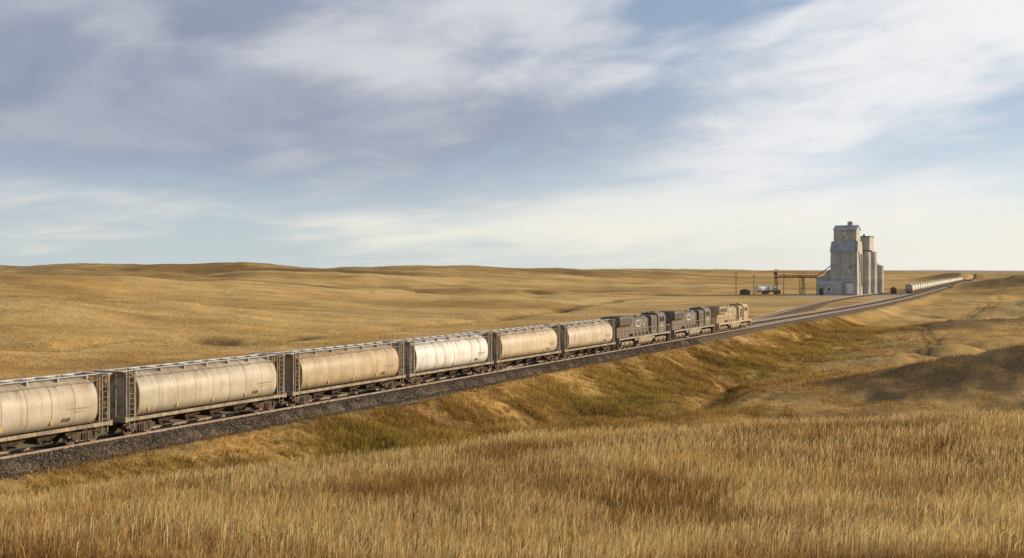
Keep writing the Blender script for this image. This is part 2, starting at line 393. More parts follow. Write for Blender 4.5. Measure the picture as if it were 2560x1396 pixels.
# ---------------------------------------------------------------- grass
def blades(name,x,y,h,w,lean,tintvar,mat,colfn=None,head=.3,lxy=None,lowk=(.62,.55,.5),spread=.22):
    n=len(x); z=height(x,y)-.02
    a=rng.uniform(0,math.pi*2,n); ca,sa=np.cos(a),np.sin(a)
    lx=lean+rng.normal(0,spread,n); ly=rng.normal(-.02,spread,n)
    if lxy is not None: lx=lx+lxy[0]; ly=ly+lxy[1]
    hd=rng.random(n)<head
    mh=np.where(hd,.80,.5); mw=np.where(hd,1.7,.85); bw=np.where(hd,.5,1.0)
    B=np.stack([x,y,z],-1); W=np.stack([ca,sa,0*ca],-1)*(w/2)[:,None]
    D1=np.stack([lx*h*mh*.6*mh,ly*h*mh*.6*mh,h*mh],-1); D2=np.stack([lx*h,ly*h,h*.97],-1)
    V=np.stack([B-W*bw[:,None],B+W*bw[:,None],B+D1-W*mw[:,None],B+D1+W*mw[:,None],B+D2],1).reshape(-1,3)
    o=np.arange(n)*5
    Q=np.stack([o,o+1,o+3,o+2],-1); TRi=np.stack([o+2,o+3,o+4],-1)
    c=(colfn or colour)(x,y); br=(1+rng.normal(0,tintvar,n))[:,None]; c=np.clip(c*br,.01,.8)
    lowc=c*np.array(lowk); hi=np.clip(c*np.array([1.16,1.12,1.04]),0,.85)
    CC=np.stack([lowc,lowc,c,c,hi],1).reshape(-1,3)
    return obj(name,np_mesh(name,V,Q,TRi,[mat],False,CC),kind='stuff')
def fgcol(x,y):
    a=np.clip(.42+1.1*fbm(x,y,2.6,4,101)+rng.normal(0,.25,len(x)),0,1)[:,None]
    c=np.array([.37,.21,.07])*(1-a)+np.array([.66,.44,.175])*a
    b=sst(fbm(x,y*1.5,9,4,111,.6),.05,.5)[:,None]*.42
    return c*(1-b)+np.array([.28,.155,.055])*b
nc=38000; K=26
cy=19+(84-19)*rng.random(nc)**1.1; cx=cy*rng.uniform(-.53,.53,nc)
kk=fbm(cx,cy,2.2,3,121)+.5*fbm(cx,cy,7,2,123)
keep=rng.random(nc)<np.clip(.9+.6*kk,.3,1); cx=cx[keep];cy=cy[keep];kk=kk[keep]; nc=len(cx)
ch=np.clip(.44+.19*kk+rng.normal(0,.10,nc),.18,.85); sz=np.clip(cy/32,1,1.8)
ox=rng.normal(0,.2,(nc,K))*sz[:,None]; oy=rng.normal(0,.2,(nc,K))*sz[:,None]
xx=(cx[:,None]+ox).ravel(); yy=(cy[:,None]+oy).ravel(); hh=(ch[:,None]*rng.uniform(.45,1.25,(nc,K))).ravel()
lx=(ox*.8/sz[:,None]).ravel()+np.repeat(rng.normal(0,.09,nc),K); ly=(oy*.8/sz[:,None]).ravel()
s_,u_=su(xx,yy); hf=hill_fg(xx,yy); keep=((u_-cofs(s_))<-5)&(hf>-2.2)
xx,yy,hh,lx,ly=[q[keep] for q in(xx,yy,hh,lx,ly)]
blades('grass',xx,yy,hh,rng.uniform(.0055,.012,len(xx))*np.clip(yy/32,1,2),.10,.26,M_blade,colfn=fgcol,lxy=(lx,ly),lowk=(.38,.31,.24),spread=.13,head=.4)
n=90000
yy=19+(78-19)*rng.random(n)**1.1; xx=yy*rng.uniform(-.53,.53,n); keep=(fbm(xx,yy,4,3,127)+rng.normal(0,.25,n)>-.05)
s_,u_=su(xx,yy); keep&=((u_-cofs(s_))<-6)&(hill_fg(xx,yy)>-1.2); xx=xx[keep];yy=yy[keep]
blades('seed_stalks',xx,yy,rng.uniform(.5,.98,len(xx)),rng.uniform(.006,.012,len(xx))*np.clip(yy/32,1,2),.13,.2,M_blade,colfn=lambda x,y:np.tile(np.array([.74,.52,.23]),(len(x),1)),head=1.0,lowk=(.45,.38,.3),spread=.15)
# mid-distance
def meadow(n,y0,y1,wl_,wh_,p0):
    yy=np.exp(rng.uniform(math.log(y0),math.log(y1),n)); xx=yy*rng.uniform(-.53,.53,n)
    s_,u_=su(xx,yy); uc=u_-cofs(s_)
    keep=~((uc>-2.6)&(uc<10.5))&~((np.abs(u_-spur(s_))<3.0)&(s_>100))&(rng.random(n)<np.clip(p0+1.5*fbm(xx,yy,6,4,141),.08,1)*(1-sst(yy,150,330)*.85))&(station(s_,u_)*sst(u_,8,14)<.5)&(hill_fg(xx,yy)<.5)
    xx=xx[keep];yy=yy[keep]
    hh=np.clip(.30+rng.normal(0,.10,len(xx)),.1,.7)*(1+.35*fbm(xx,yy,12,2,151))
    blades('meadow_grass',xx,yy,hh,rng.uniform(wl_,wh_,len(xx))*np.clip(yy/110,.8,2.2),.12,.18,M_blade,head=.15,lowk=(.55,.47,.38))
meadow(330000,56,330,.025,.05,.55)
meadow(260000,62,175,.015,.035,.75)
# weeds on the embankment, in tufts
def wcol(x,y):
    a=np.clip(.5+1.0*fbm(x,y,5,4,171,.6)+rng.normal(0,.22,len(x)),0,1)[:,None]
    c=np.array([.26,.15,.048])*(1-a)+np.array([.60,.395,.125])*a
    g=green_mask(x,y)[:,None]*.7
    return c*(1-g)+np.array([.37,.285,.06])*g
nc=20000; K=22
ss_=-18+265*rng.random(nc)**1.15; dd=rng.gamma(2.2,4.2,nc)+2.2
cx,cy=wpos(ss_,-dd+cofs(ss_)); k=fbm(cx,cy,4.5,4,161,.6)
keep=(k+rng.normal(0,.22,nc)>-.28)&(dd<34)&(cy>30)&(hill_fg(cx,cy)<1.2); cx=cx[keep];cy=cy[keep];k=k[keep];dd=dd[keep]; nc=len(cx)
sc=np.clip(.48+.85*k+rng.normal(0,.16,nc),.18,1.2)*np.clip(dd/6,.35,1)
ox=rng.normal(0,.22,(nc,K))*(.6+sc[:,None]); oy=rng.normal(0,.22,(nc,K))*(.6+sc[:,None])
xx=(cx[:,None]+ox).ravel(); yy=(cy[:,None]+oy).ravel(); hh=(sc[:,None]*rng.uniform(.4,1.15,(nc,K))).ravel()
s_,u_=su(xx,yy); kp=(u_-cofs(s_))<-2.1; xx=xx[kp];yy=yy[kp];hh=hh[kp]
blades('weeds',xx,yy,hh,rng.uniform(.018,.042,len(xx)),.08,.22,M_blade,colfn=wcol,head=.4,lxy=((ox*.9).ravel()[kp],(oy*.9).ravel()[kp]),lowk=(.30,.25,.19),spread=.15)
# ---------------------------------------------------------------- ballast, rails
def strip(sv,prof):
    rows=[prof(s) for s in sv]; m_=len(rows[0]); V=[]
    for s,r in zip(sv,rows):
        for (u,z) in r:
            x,y=wpos(s,u); V.append((float(x),float(y),z))
    V=np.array(V); I=np.arange(len(sv)*m_).reshape(len(sv),m_)
    return V,np.stack([I[:-1,:-1],I[:-1,1:],I[1:,1:],I[1:,:-1]],-1).reshape(-1,4)
def prof_main(s):
    c=float(cofs(s)); o=float(sob(s)); P=[]
    us=[-2.85,-2.6,-2.32,-2.0,-1.72,-1.5,-.6,.6,1.5]; zs=[-1.25,-.92,-.64,-.36,-.19,-.15,-.17,-.17,-.15]
    for u,z in zip(us,zs): P.append((c+u,z))
    P.append((c+max(.5+o*.5,1.55),-.22))
    for u,z in zip([-.6,.6,1.5,1.9,2.5,3.2,3.8],[-.17,-.17,-.15,-.2,-.55,-.95,-1.3]): P.append((c+o+(max(u,1.6) if o<2.3 else u),z))
    return P
sv=np.concatenate([np.arange(-50,160,.5),np.arange(160,500,2),np.arange(500,2600,10)])
V,Q=strip(sv,prof_main); j=fbm(V[:,0]*1.0,V[:,1],.9,3,181); V[:,2]+=j*.06; V[:,0]+=j*.1
obj('railway_ballast',np_mesh('railway_ballast',V,Q,None,[M_ballast],True),kind='structure')
V,Q=strip(np.arange(112,532,2),lambda s:[(float(spur(s))+u,z-.012) for u,z in zip([-2.5,-2.0,-1.4,0,1.4,2.0,2.5],[-.8,-.5,-.2,-.17,-.2,-.5,-.8])])
obj('spur_ballast',np_mesh('spur_ballast',V,Q,None,[M_ballast],True),kind='structure')
def gravel():
    n=60000; s=-18+150*rng.random(n)**1.6
    u=np.where(rng.random(n)<.7,-1.0-rng.random(n)**1.0*1.7-np.abs(rng.normal(0,.25,n)),rng.uniform(-2.6,1.5,n))
    z=np.interp(u,[-3.6,-2.9,-2.6,-2.45,-2.32,-2.0,-1.72,-1.5,1.5],[-1.2,-.86,-.82,-.78,-.64,-.36,-.19,-.15,-.15])
    x,y=wpos(s,u); r=rng.uniform(.025,.06,n); P=np.stack([x,y,z+r*.3],-1)
    O=np.array([[1,0,0],[0,1,0],[-1,0,0],[0,-1,0],[0,0,1],[0,0,-1]],float)
    V=(P[:,None,:]+O[None]*r[:,None,None]*rng.uniform(.6,1.3,(n,6,1))+rng.normal(0,.3,(n,6,3))*r[:,None,None]).reshape(-1,3)
    F_=np.array([[0,1,4],[1,2,4],[2,3,4],[3,0,4],[1,0,5],[2,1,5],[3,2,5],[0,3,5]])
    TRi=(np.arange(n)[:,None,None]*6+F_[None]).reshape(-1,3)
    c=np.repeat(np.clip(rng.normal(.12,.06,n),.03,.4)[:,None]*np.array([1.12,.9,.68]),6,0)
    m,t,b=new_mat('gravel_stone'); at=t.new('ShaderNodeAttribute'); at.attribute_name='Col'; t.l.new(at.outputs['Color'],b.inputs['Base Color']); b.inputs['Roughness'].default_value=.9; b.inputs['Specular IOR Level'].default_value=.1
    obj('gravel',np_mesh('gravel',V,None,TRi,[m],False,c),kind='stuff')
gravel()
def track(fn,sv,label,sleep_rng):
    root=empty('railway_track',label=label,category='railway track')
    for side in(-1,1):
        pr=[(-.075,-.16),(-.02,-.13),(-.02,-.04),(-.04,-.035),(-.04,0),(.04,0),(.04,-.035),(.02,-.04),(.02,-.13),(.075,-.16)]
        V,Q=strip(sv,lambda s:[(fn(s)+side*.755+u,z) for u,z in pr])
        me=np_mesh('rail',V,Q,None,[M_rail,M_head],False)
        mi=np.zeros(len(Q),np.int32); mi[np.arange(len(Q))%(len(pr)-1)==4]=1; me.polygons.foreach_set('material_index',mi)
        obj('rail',me,root)
    mb=MB()
    s=sleep_rng[0]
    while s<sleep_rng[1]:
        x,y=wpos(s,fn(s)); mb.box(float(x),float(y),-.19+random.uniform(-.012,.008),.23,2.55,.10,0,rz=math.atan2(T[1],T[0])+random.uniform(-.02,.02)); s+=.61
    o=obj('sleepers',mb.mesh('sleepers',[M_sleep]),root); o['kind']='stuff'
    return root
track(lambda s:float(cofs(s)),np.concatenate([np.arange(-50,260,4),np.arange(260,2600,10)]),'main railway track with brown steel rails on grey ballast',(-45,330))
track(lambda s:float(cofs(s)+sob(s)),np.concatenate([np.arange(62,260,3),np.arange(260,2600,10)]),'siding track running beside the main line',(75,330))
track(lambda s:float(spur(s)),np.arange(140,528,3),'spur track curving toward the grain elevator',(190,380))
# ---------------------------------------------------------------- hopper car
def ring(hw,zt,zb,n=48,e=2.1,el=None):
    el=el or e; cz=(zt+zb)/2; hz=(zt-zb)/2; P=[]
    for i in range(n):
        a=2*math.pi*i/n; c,s=math.cos(a),math.sin(a); q=e if s>=0 else el
        P.append((hw*math.copysign(abs(c)**(2/q),c),cz+hz*math.copysign(abs(s)**(2/q),s)))
    return P
def tank_mb():
    t=MB(); RG=ring(1.60,4.32,1.15,48,2.15,3.4); n=len(RG); zc=2.72
    st=[(-7.22,.985),(-7.14,1.0),(7.14,1.0),(7.22,.985)]
    vs=[];fs=[]
    for x,sc in st:
        for (y,z) in RG: vs.append((x,y*sc,zc+(z-zc)*sc))
    for i in range(len(st)-1):
        for k in range(n): fs.append((i*n+k,i*n+(k+1)%n,(i+1)*n+(k+1)%n,(i+1)*n+k))
    t.add(vs,fs,0,True)
    for sgn in(-1,1):
        r0=[(sgn*7.22,y*.985,zc+(z-zc)*.985) for y,z in RG]; r1=[(sgn*7.17,y*.93,zc+(z-zc)*.93) for y,z in RG]; r2=[(sgn*7.30,y*.5,zc+(z-zc)*.5) for y,z in RG]
        t.add(r0+r1+r2+[(sgn*7.34,0,zc)],[(k,(k+1)%n,n+(k+1)%n,n+k) for k in range(n)]+[(n+k,n+(k+1)%n,2*n+(k+1)%n,2*n+k) for k in range(n)]+[(2*n+k,2*n+(k+1)%n,3*n) for k in range(n)],0,True)
    for i in range(1,8):
        x=-7.2+i*1.8
        if abs(x)<7: t.add([(x+dx,y*sc,zc+(z-zc)*sc) for dx,sc in((-.03,1.0),(-.02,1.0045),(.02,1.0045),(.03,1.0)) for y,z in RG],[(j*n+k,j*n+(k+1)%n,(j+1)*n+(k+1)%n,(j+1)*n+k) for j in range(3) for k in range(n)],0,True)
    return t
def under_mb():
    f=MB()
    for sy in(-1,1):
        f.b6(-8.35,8.35,sy*1.52-.06,sy*1.52+.06,1.06,1.28)
        f.b6(-8.35,8.35,sy*1.38-.1,sy*1.38+.1,1.02,1.055)
    f.b6(-8.19,8.19,-.3,.3,.78,1.12)
    for sx in(-1,1):
        f.b6(sx*8.2,sx*8.45,-1.59,1.59,1.0,1.34); f.b6(sx*7.0,sx*8.2,-1.43,1.43,1.24,1.27)
        f.prism([(sx*5.6,1.0),(sx*7.5,1.0),(sx*7.5,1.12),(sx*6.3,1.12)],-1.3,1.3,'y')
        f.add([(sx*7.2,-1.3,2.2),(sx*7.2,1.3,2.2),(sx*7.85,1.3,1.3),(sx*7.85,-1.3,1.3)],[(0,1,2,3)])
        for y in(-.55,.55): f.cyl((sx*7.45,y,1.3),(sx*7.45,y,3.4),.05,n=6)
    return f
def endframe_mb():
    e=MB()
    for y in(-1.45,1.45):
        e.box(8.25,y,2.8,.10,.10,3.0); e.box(7.45,y,2.8,.08,.08,3.0)
        e.b6(7.4,8.3,y-.04,y+.04,4.24,4.32)
        e.tube([(7.45,y*.97,4.2),(8.2,y*.97,1.35)],.03)
    e.b6(8.21,8.29,-1.45,1.45,4.24,4.32); e.b6(7.41,7.49,-1.45,1.45,4.24,4.32); e.b6(8.22,8.28,-1.45,1.45,2.55,2.62)
    for y in(-.5,.5): e.box(8.25,y,2.8,.05,.05,3.0)
    return e
def walkway_mb():
    w=MB(); w.b6(-8.0,8.0,-.15,.15,4.37,4.40)
    for k in range(7): x=-6.9+k*2.3; w.b6(x-.025,x+.025,-.17,.17,4.12,4.37)
    return w
def endwalk_mb(): return MB().b6(8.02,8.5,-1.45,1.45,4.37,4.41)
def rail_mb(y):
    r=MB(); r.tube([(-8.2,y,4.05),(8.2,y,4.05)],.024)
    for k in range(6): x=-6.9+k*2.76; r.tube([(x,y,4.05),(x,y*.80,3.82)],.018)
    return r
def hatch_mb(): return MB().cyl((0,0,4.25),(0,0,4.40),.42,n=16).cyl((0,0,4.40),(0,0,4.43),.46,.40,n=16).box(0,0,4.44,.9,.06,.04)
def bay_mb():
    b=MB(); x=0
    b.add([(x-1.15,-1.15,1.16),(x+1.15,-1.15,1.16),(x+1.15,1.15,1.16),(x-1.15,1.15,1.16),(x-.4,-.5,.42),(x+.4,-.5,.42),(x+.4,.5,.42),(x-.4,.5,.42)],[(0,1,5,4),(1,2,6,5),(2,3,7,6),(3,0,4,7),(4,5,6,7)])
    b.box(x,0,.38,1.0,1.5,.12); b.cyl((x,-1.25,.48),(x,1.25,.48),.06,n=8); return b
def sy_at(z):
    q=abs((z-2.735)/1.585); e=2.15 if z>2.735 else 3.4
    return 1.60*max(0,(1-q**e))**(1/e)
def letter_mb(sy):
    m=MB()
    for x in(4.55,4.90): m.box(x,sy*sy_at(1.78),1.78,.26,.06,.22,0)
    for k in range(10): m.box(4.9+k*.17,sy*(sy_at(2.4)+.002),2.4,.10,.02,.12,1)
    for k in range(7): m.box(5.1+k*.17,sy*(sy_at(2.2)+.002),2.2,.10,.02,.09,1)
    return m
def coupler_mb():
    c=MB(); c.b6(8.45,8.8,-.12,.12,.78,1.0); c.box(8.88,0,.9,.24,.3,.32); c.tube([(8.45,-.6,.9),(8.8,-.35,.55),(9.0,-.2,.6)],.03); return c
def ladder_mb(x,y):
    l=MB()
    for dx in(-.23,.23): l.box(x+dx,y,2.55,.05,.05,3.9)
    for k in range(11): l.cyl((x-.23,y,.8+k*.35),(x+.23,y,.8+k*.35),.018,n=6)
    return l
def bogie_mb(ax=(-.89,.89),r=.46,length=1.35):
    f=MB()
    for sy in(-1,1):
        y=sy*1.02
        f.prism([(-length,.52),(-length,.66),(-.75,.80),(.75,.80),(length,.66),(length,.52),(.95,.42),(.42,.30),(.42,.24),(-.42,.24),(-.42,.30),(-.95,.42)],y-.07,y+.07,'y')
        for a in ax: f.cyl((a,y-.12,r),(a,y+.14,r),.15,n=12); f.box(a,y,.62,.34,.2,.22)
        for q in(-.2,0,.2): f.cyl((q,y+sy*.09,.28),(q,y+sy*.09,.66),.08,n=8)
    f.b6(-.22,.22,-1.1,1.1,.55,.85)
    return f
def wheelset_mb(a,r=.46,y=.76):
    w=MB(); w.cyl((a,-1.0,r),(a,1.0,r),.08,n=8)
    for sy in(-1,1):
        w.cyl((a,sy*(y-.05),r),(a,sy*(y+.07),r),r,n=24); w.cyl((a,sy*(y-.08),r),(a,sy*(y-.05),r),r+.03,n=24)
        w.cyl((a,sy*(y+.07),r),(a,sy*(y+.075),r),r*.80,n=20,mat=1); w.cyl((a,sy*(y+.075),r),(a,sy*(y+.10),r),.16,n=12)
    return w
def build_hopper():
    root=empty('hopper_car')
    def P(name,mb,mats,locs=((0,0,0),),flip=False,par=root):
        me=mb.mesh(name,mats); r=[]
        for l in locs:
            o=obj(name,me,par); o.location=l[:3]
            if len(l)>3: o.rotation_euler=(0,0,l[3])
            r.append(o)
        return r
    PI=math.pi
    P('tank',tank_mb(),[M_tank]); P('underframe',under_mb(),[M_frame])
    P('end_frame',endframe_mb(),[M_frame],[(0,0,0),(0,0,0,PI)])
    P('roof_walkway',walkway_mb(),[M_roof],[(0,-.82,0),(0,.82,0)]); P('end_walkway',endwalk_mb(),[M_roof],[(0,0,0),(0,0,0,PI)])
    P('roof_rail',rail_mb(-1.5),[M_frame],[(0,0,0),(0,0,0,PI)])
    P('roof_hatch',hatch_mb(),[M_roof],[(-6.2+k*1.55,0,0) for k in range(9)])
    P('hopper_bay',bay_mb(),[M_under],[(-3.9+k*2.6,0,0) for k in range(4)])
    P('coupler',coupler_mb(),[M_under],[(0,0,0),(0,0,0,PI)])
    P('brake_wheel',MB().cyl((8.36,.9,2.4),(8.42,.9,2.4),.28,n=14),[M_under])
    P('lettering',letter_mb(-1),[M_dk,M_faint]); P('lettering',letter_mb(1),[M_dk,M_faint])
    P('reflector',MB().box(0,0,0,.10,.06,.42),[M_yel],[(x,sy*sy_at(1.8),1.8) for sy in(-1,1) for x in(-6.3,-3.6,0,3.6)])
    P('sill_reflector',MB().box(0,0,0,.30,.012,.07),[M_yel],[(-7+k*2.33,sy*1.582,1.17) for sy in(-1,1) for k in range(7)])
    P('ladder',ladder_mb(0,0),[M_frame],[(x,y,0) for x in(-7.85,7.85) for y in(-1.53,1.53)])
    w1=wheelset_mb(-.89).mesh('wheelset',[M_wheel,M_under]); w2=wheelset_mb(.89).mesh('wheelset',[M_wheel,M_under])
    for b in P('bogie',bogie_mb(),[M_under],[(-6.6,0,0),(6.6,0,0)]):
        obj('wheelset',w1,b); obj('wheelset',w2,b)
    return root
def place(root,s,u=0.0,z=0.0):
    x,y=wpos(s,u); e=1.0; ds=(float(cofs(s+e))-float(cofs(s-e)))/(2*e)
    tx,ty=T[0]+ds*N[0],T[1]+ds*N[1]
    root.location=(float(x),float(y),z); root.rotation_euler=(0,0,math.atan2(ty,tx))
TINT=[((.48,.43,.345),'grey-beige covered hopper car with cylindrical tank, partly rust stained'),
 ((.50,.45,.36),'grey-beige cylindrical hopper car with brown rust streaks and end ladders'),
 ((.49,.385,.25),'tan rust-streaked cylindrical hopper car on the main track'),
 ((.74,.74,.72),'off-white cylindrical hopper car, the cleanest of the train'),
 ((.59,.495,.355),'cream cylindrical hopper car with light brown staining'),
 ((.55,.475,.355),'pale grey-beige hopper car coupled behind the rear locomotive')]
base=build_hopper(); cars=[base]+[copy_thing(base) for _ in range(5)]
cents=[-.6,17.4,35.1,52.7,70.4,88.4]
def tint(o,c):
    if o.type=='MESH': o.color=(*c,1)
    for ch in o.children: tint(ch,c)
for c_,(s,(col,lab)) in zip(cars,zip(cents,TINT)):
    place(c_,s); tint(c_,col); c_['label']=lab; c_['category']='train car'; c_['group']='hopper cars of the near train'
def join_parts(lst):
    J=MB(); mats=[]
    for mb,ms,off in lst:
        base_i=[]; 
        for m in ms:
            if m not in mats: mats.append(m)
            base_i.append(mats.index(m))
        for ox in off:
            o=len(J.v); sg=ox[1] if isinstance(ox,tuple) else 1; oo=ox[0] if isinstance(ox,tuple) else ox
            J.v+=[(p[0]*sg+oo,p[1],p[2]) for p in mb.v]
            J.f+=[[i+o for i in f] for f in mb.f]; J.m+=[base_i[k] for k in mb.m]; J.sm+=mb.sm
    return J.mesh('hopper_car',mats)
both=[(0,1),(0,-1)]
lst=[(tank_mb(),[M_tank],[0]),(under_mb(),[M_frame],[0]),(endframe_mb(),[M_frame],both),(walkway_mb(),[M_roof],[0]),(hatch_mb(),[M_roof],[-6.2+k*1.55 for k in range(9)]),(bay_mb(),[M_under],[-3.9+k*2.6 for k in range(4)]),(coupler_mb(),[M_under],both),
 (ladder_mb(7.85,-1.53),[M_frame],both),(ladder_mb(7.85,1.53),[M_frame],both),(bogie_mb(),[M_under],[-6.6,6.6]),(wheelset_mb(-.89),[M_wheel,M_under],[-6.6,6.6]),(wheelset_mb(.89),[M_wheel,M_under],[-6.6,6.6])]
fm=join_parts(lst)
for i in range(39):
    s=512+i*18.0; o=obj('hopper_car',fm,None,label='cream hopper car in the long train parked on the siding',category='train car',group='hopper cars of the distant train')
    g=random.uniform(.9,1.1); dkc=(i>=35)
    o.color=((.14,.11,.09,1) if dkc else (.74*g,.70*g,.62*g,1)); place(o,s,float(cofs(s)+sob(s)))
    if dkc: o['label']='dark brown hopper car at the tail of the parked train'
# ---------------------------------------------------------------- locomotives
M_lb=simple('locomotive_paint',(.045,.042,.042),.5,0,.4,1.0,.45,(.34,.25,.15),usecolor=True,dk=.72)
M_lbody2=simple('locomotive_grille',(.10,.08,.06),.7,0,.4,3)
M_glass=simple('window_glass',(.02,.025,.03),.08,0,.1,1,.8)
M_hand=simple('handrail_paint',(.46,.39,.30),.6)
M_fuel=simple('fuel_tank_paint',(.28,.215,.14),.6,0,.4,1.2,.3,(.46,.36,.23))
M_lamp=simple('lamp_lens',(.8,.78,.7),.2)
M_white=simple('white_marking',(.54,.50,.43),.7,0,.4,3.5,.3,(.22,.17,.13),dk=.6)
def ribbon(pts,w,y,sy):
    n=len(pts); L=[];Rr=[]
    for i,p in enumerate(pts):
        a=Vector(pts[max(i-1,0)]);b=Vector(pts[min(i+1,n-1)]); d=(b-a).normalized(); q=Vector((-d.y,d.x))*w/2
        L.append(Vector(p)+q);Rr.append(Vector(p)-q)
    vs=[(p.x,y,p.y) for p in L]+[(p.x,y,p.y) for p in Rr]
    return vs,[(i,i+1,n+i+1,n+i) for i in range(n-1)]
def cn_logo(y,flip):
    def arc(cx,cz,r,a0,a1,k=10): return [(cx+r*math.cos(math.radians(a0+(a1-a0)*i/k)),cz+r*math.sin(math.radians(a0+(a1-a0)*i/k))) for i in range(k+1)]
    r=.42
    P=[(1.75,.42)]+arc(.45,0,r,90,270,14)+[(1.7,-.42)]+arc(1.85,-.17,.25,270,360,6)+[(2.1,.1)]+arc(2.4,.12,.30,180,50,8)
    P+=[(3.35,-.33)]+arc(3.55,-.12,.30,230,360,8)+[(3.85,.55)]
    P=[((p[0]-2.0)*.95*(-1 if flip else 1),p[1]*.95) for p in P]
    m=MB(); vs,fs=ribbon(P,.20,0,1)
    m.add([(v[0]-1.2,y,v[2]+3.42) for v in vs],fs,0); return m
def build_loco():
    root=empty('locomotive')
    P={}
    f=MB(); f.b6(-10.7,10.7,-1.5,1.5,1.42,1.72); f.b6(-10.9,-10.6,-1.5,1.5,.95,1.72); f.b6(10.6,10.9,-1.5,1.5,.95,1.72)
    for sx in(-1,1):
        f.prism([(-1.4,.3),(1.4,.3),(1.4,.95),(-1.4,.95)],sx*10.85,sx*11.0,'x')
        f.box(sx*11.25,0,.95,.7,.3,.35)
        for sy in(-1,1):
            for k in range(4): f.b6(sx*9.9,sx*10.6,sy*1.2,sy*1.5,.42+k*.32,.47+k*.32)
            f.b6(sx*9.85,sx*9.9,sy*1.2,sy*1.5,.4,1.42)
    P['frame']=(f,[M_lb])
    s=MB()
    for sy in(-1,1): s.box(0,sy*1.505,1.50,21.2,.012,.09)
    P['sill_stripe']=(s,[M_white])
    t=MB(); t.prism([(-1.1,.42),(1.1,.42),(1.4,.75),(1.4,1.4),(-1.4,1.4),(-1.4,.75)],-2.9,2.9,'x')
    for sy in(-1,1): t.cyl((-4.3,sy*1.2,1.15),(-3.1,sy*1.2,1.15),.2,n=12); t.cyl((3.1,sy*1.2,1.1),(3.9,sy*1.2,1.1),.22,n=12)
    P['fuel_tank']=(t,[M_fuel])
    h=MB(); h.prism([(-.92,1.72),(.92,1.72),(.92,3.95),(.62,4.22),(-.62,4.22),(-.92,3.95)],-10.3,5.2,'x')
    for sy in(-1,1):
        for k in range(13):
            x=-5.6+k*.62; h.box(x,sy*.93,2.75,.54,.03,1.75)
            h.box(x+.2,sy*.955,2.8,.05,.03,.2)
        for k in range(4): h.box(-9.6+k*.9,sy*.93,2.5,.8,.03,1.3)
        for k in range(5): h.box(-4.9+k*1.5,sy*1.25,1.92,.7,.35,.36)
    h.b6(-3.5,-1.9,-.35,.35,4.22,4.48); h.cyl((-.7,0,4.2),(-.7,0,4.55),.32,n=12); h.b6(.4,2.0,-.5,.5,4.22,4.38)
    P['engine_hood']=(h,[M_lb])
    r=MB(); r.prism([(-.93,3.05),(.93,3.05),(1.5,3.55),(1.5,4.42),(1.35,4.58),(-1.35,4.58),(-1.5,4.42),(-1.5,3.55)],-10.45,-5.9,'x')
    P['radiator']=(r,[M_lb])
    for k,(mb,ms) in P.items(): obj(k,mb.mesh(k,ms),root)
    P={}
    for sy in(-1,1):
        g=MB(); 
        for k in range(9): g.box(-10.0+k*.49,sy*1.51,3.98,.40,.03,.7)
        obj('radiator_grille',g.mesh('radiator_grille',[M_lbody2]),root)
        obj('cabinet_grille',MB().box(4.0,sy*1.36,3.1,1.6,.03,1.6).mesh('cabinet_grille',[M_lbody2]),root)
    g=MB()
    for k in range(6): g.box(-9.8+k*.7,0,4.6,.6,2.4,.03)
    obj('roof_fan_grille',g.mesh('roof_fan_grille',[M_lbody2]),root)
    c2=MB(); c2.prism([(-1.33,1.72),(1.33,1.72),(1.33,4.15),(1.05,4.42),(-1.05,4.42),(-1.33,4.15)],2.6,5.18,'x')
    P['equipment_cabinet']=(c2,[M_lb])
    c=MB(); c.prism([(-1.52,1.72),(1.52,1.72),(1.52,4.15),(1.2,4.62),(-1.2,4.62),(-1.52,4.15)],5.2,8.4,'x')
    c.b6(5.0,8.6,-1.15,1.15,4.62,4.68); c.cyl((6.0,.5,4.66),(6.0,.5,4.86),.16,n=10); c.b6(6.6,7.6,-.4,.4,4.66,4.84)
    c.prism([(8.4,4.1),(8.75,4.08),(8.75,4.3),(8.4,4.5)],-1.0,1.0,'y')
    P['cab']=(c,[M_lb])
    nz=MB(); nz.add([(8.4,-1.45,1.72),(8.4,1.45,1.72),(10.2,.95,1.72),(10.2,-.95,1.72),(8.4,-1.45,3.45),(8.4,1.45,3.45),(10.1,.8,3.2),(10.1,-.8,3.2)],[(0,1,2,3),(4,7,6,5),(0,4,5,1),(1,5,6,2),(2,6,7,3),(3,7,4,0)])
    P['nose']=(nz,[M_lb])
    for k,(mb,ms) in P.items(): obj(k,mb.mesh(k,ms),root)
    for sy in(-1,1):
        for x in(6.1,7.3):
            w=MB(); w.box(x,sy*1.53,3.72,.85,.03,.72); obj('window',w.mesh('window',[M_glass]),root)
        w=MB(); w.box(8.42,sy*.7,3.82,.03,.9,.5); obj('windscreen',w.mesh('windscreen',[M_glass]),root)
        l=MB(); l.cyl((10.12,sy*.16,2.9),(10.2,sy*.16,2.9),.11,n=12); obj('headlight',l.mesh('headlight',[M_lamp]),root)
        hr=MB(); y=sy*1.46
        hr.tube([(-10.6,y,2.75),(5.0,y,2.75)],.028); hr.tube([(8.6,y,2.75),(10.6,y,2.75),(10.8,y,1.0)],.028); hr.tube([(-10.6,y,2.75),(-10.8,y,1.0)],.028)
        x=-10.6
        while x<5.1: hr.tube([(x,y,1.7),(x,y,2.75)],.024); x+=1.3
        for x in(8.7,9.8,10.6): hr.tube([(x,y,1.7),(x,y,2.75)],.024)
        for k in range(2): hr.tube([(-10.85,sy*(.5+.9*k),1.0),(-10.85,sy*(.5+.9*k),2.75)],.028)
        hr.tube([(-10.85,sy*.5,2.75),(-10.85,sy*1.4,2.75)],.028)
        obj('handrail',hr.mesh('handrail',[M_hand]),root)
        obj('lettering',cn_logo(sy*1.0,sy>0).mesh('lettering',[M_white]),root)
        nb=MB()
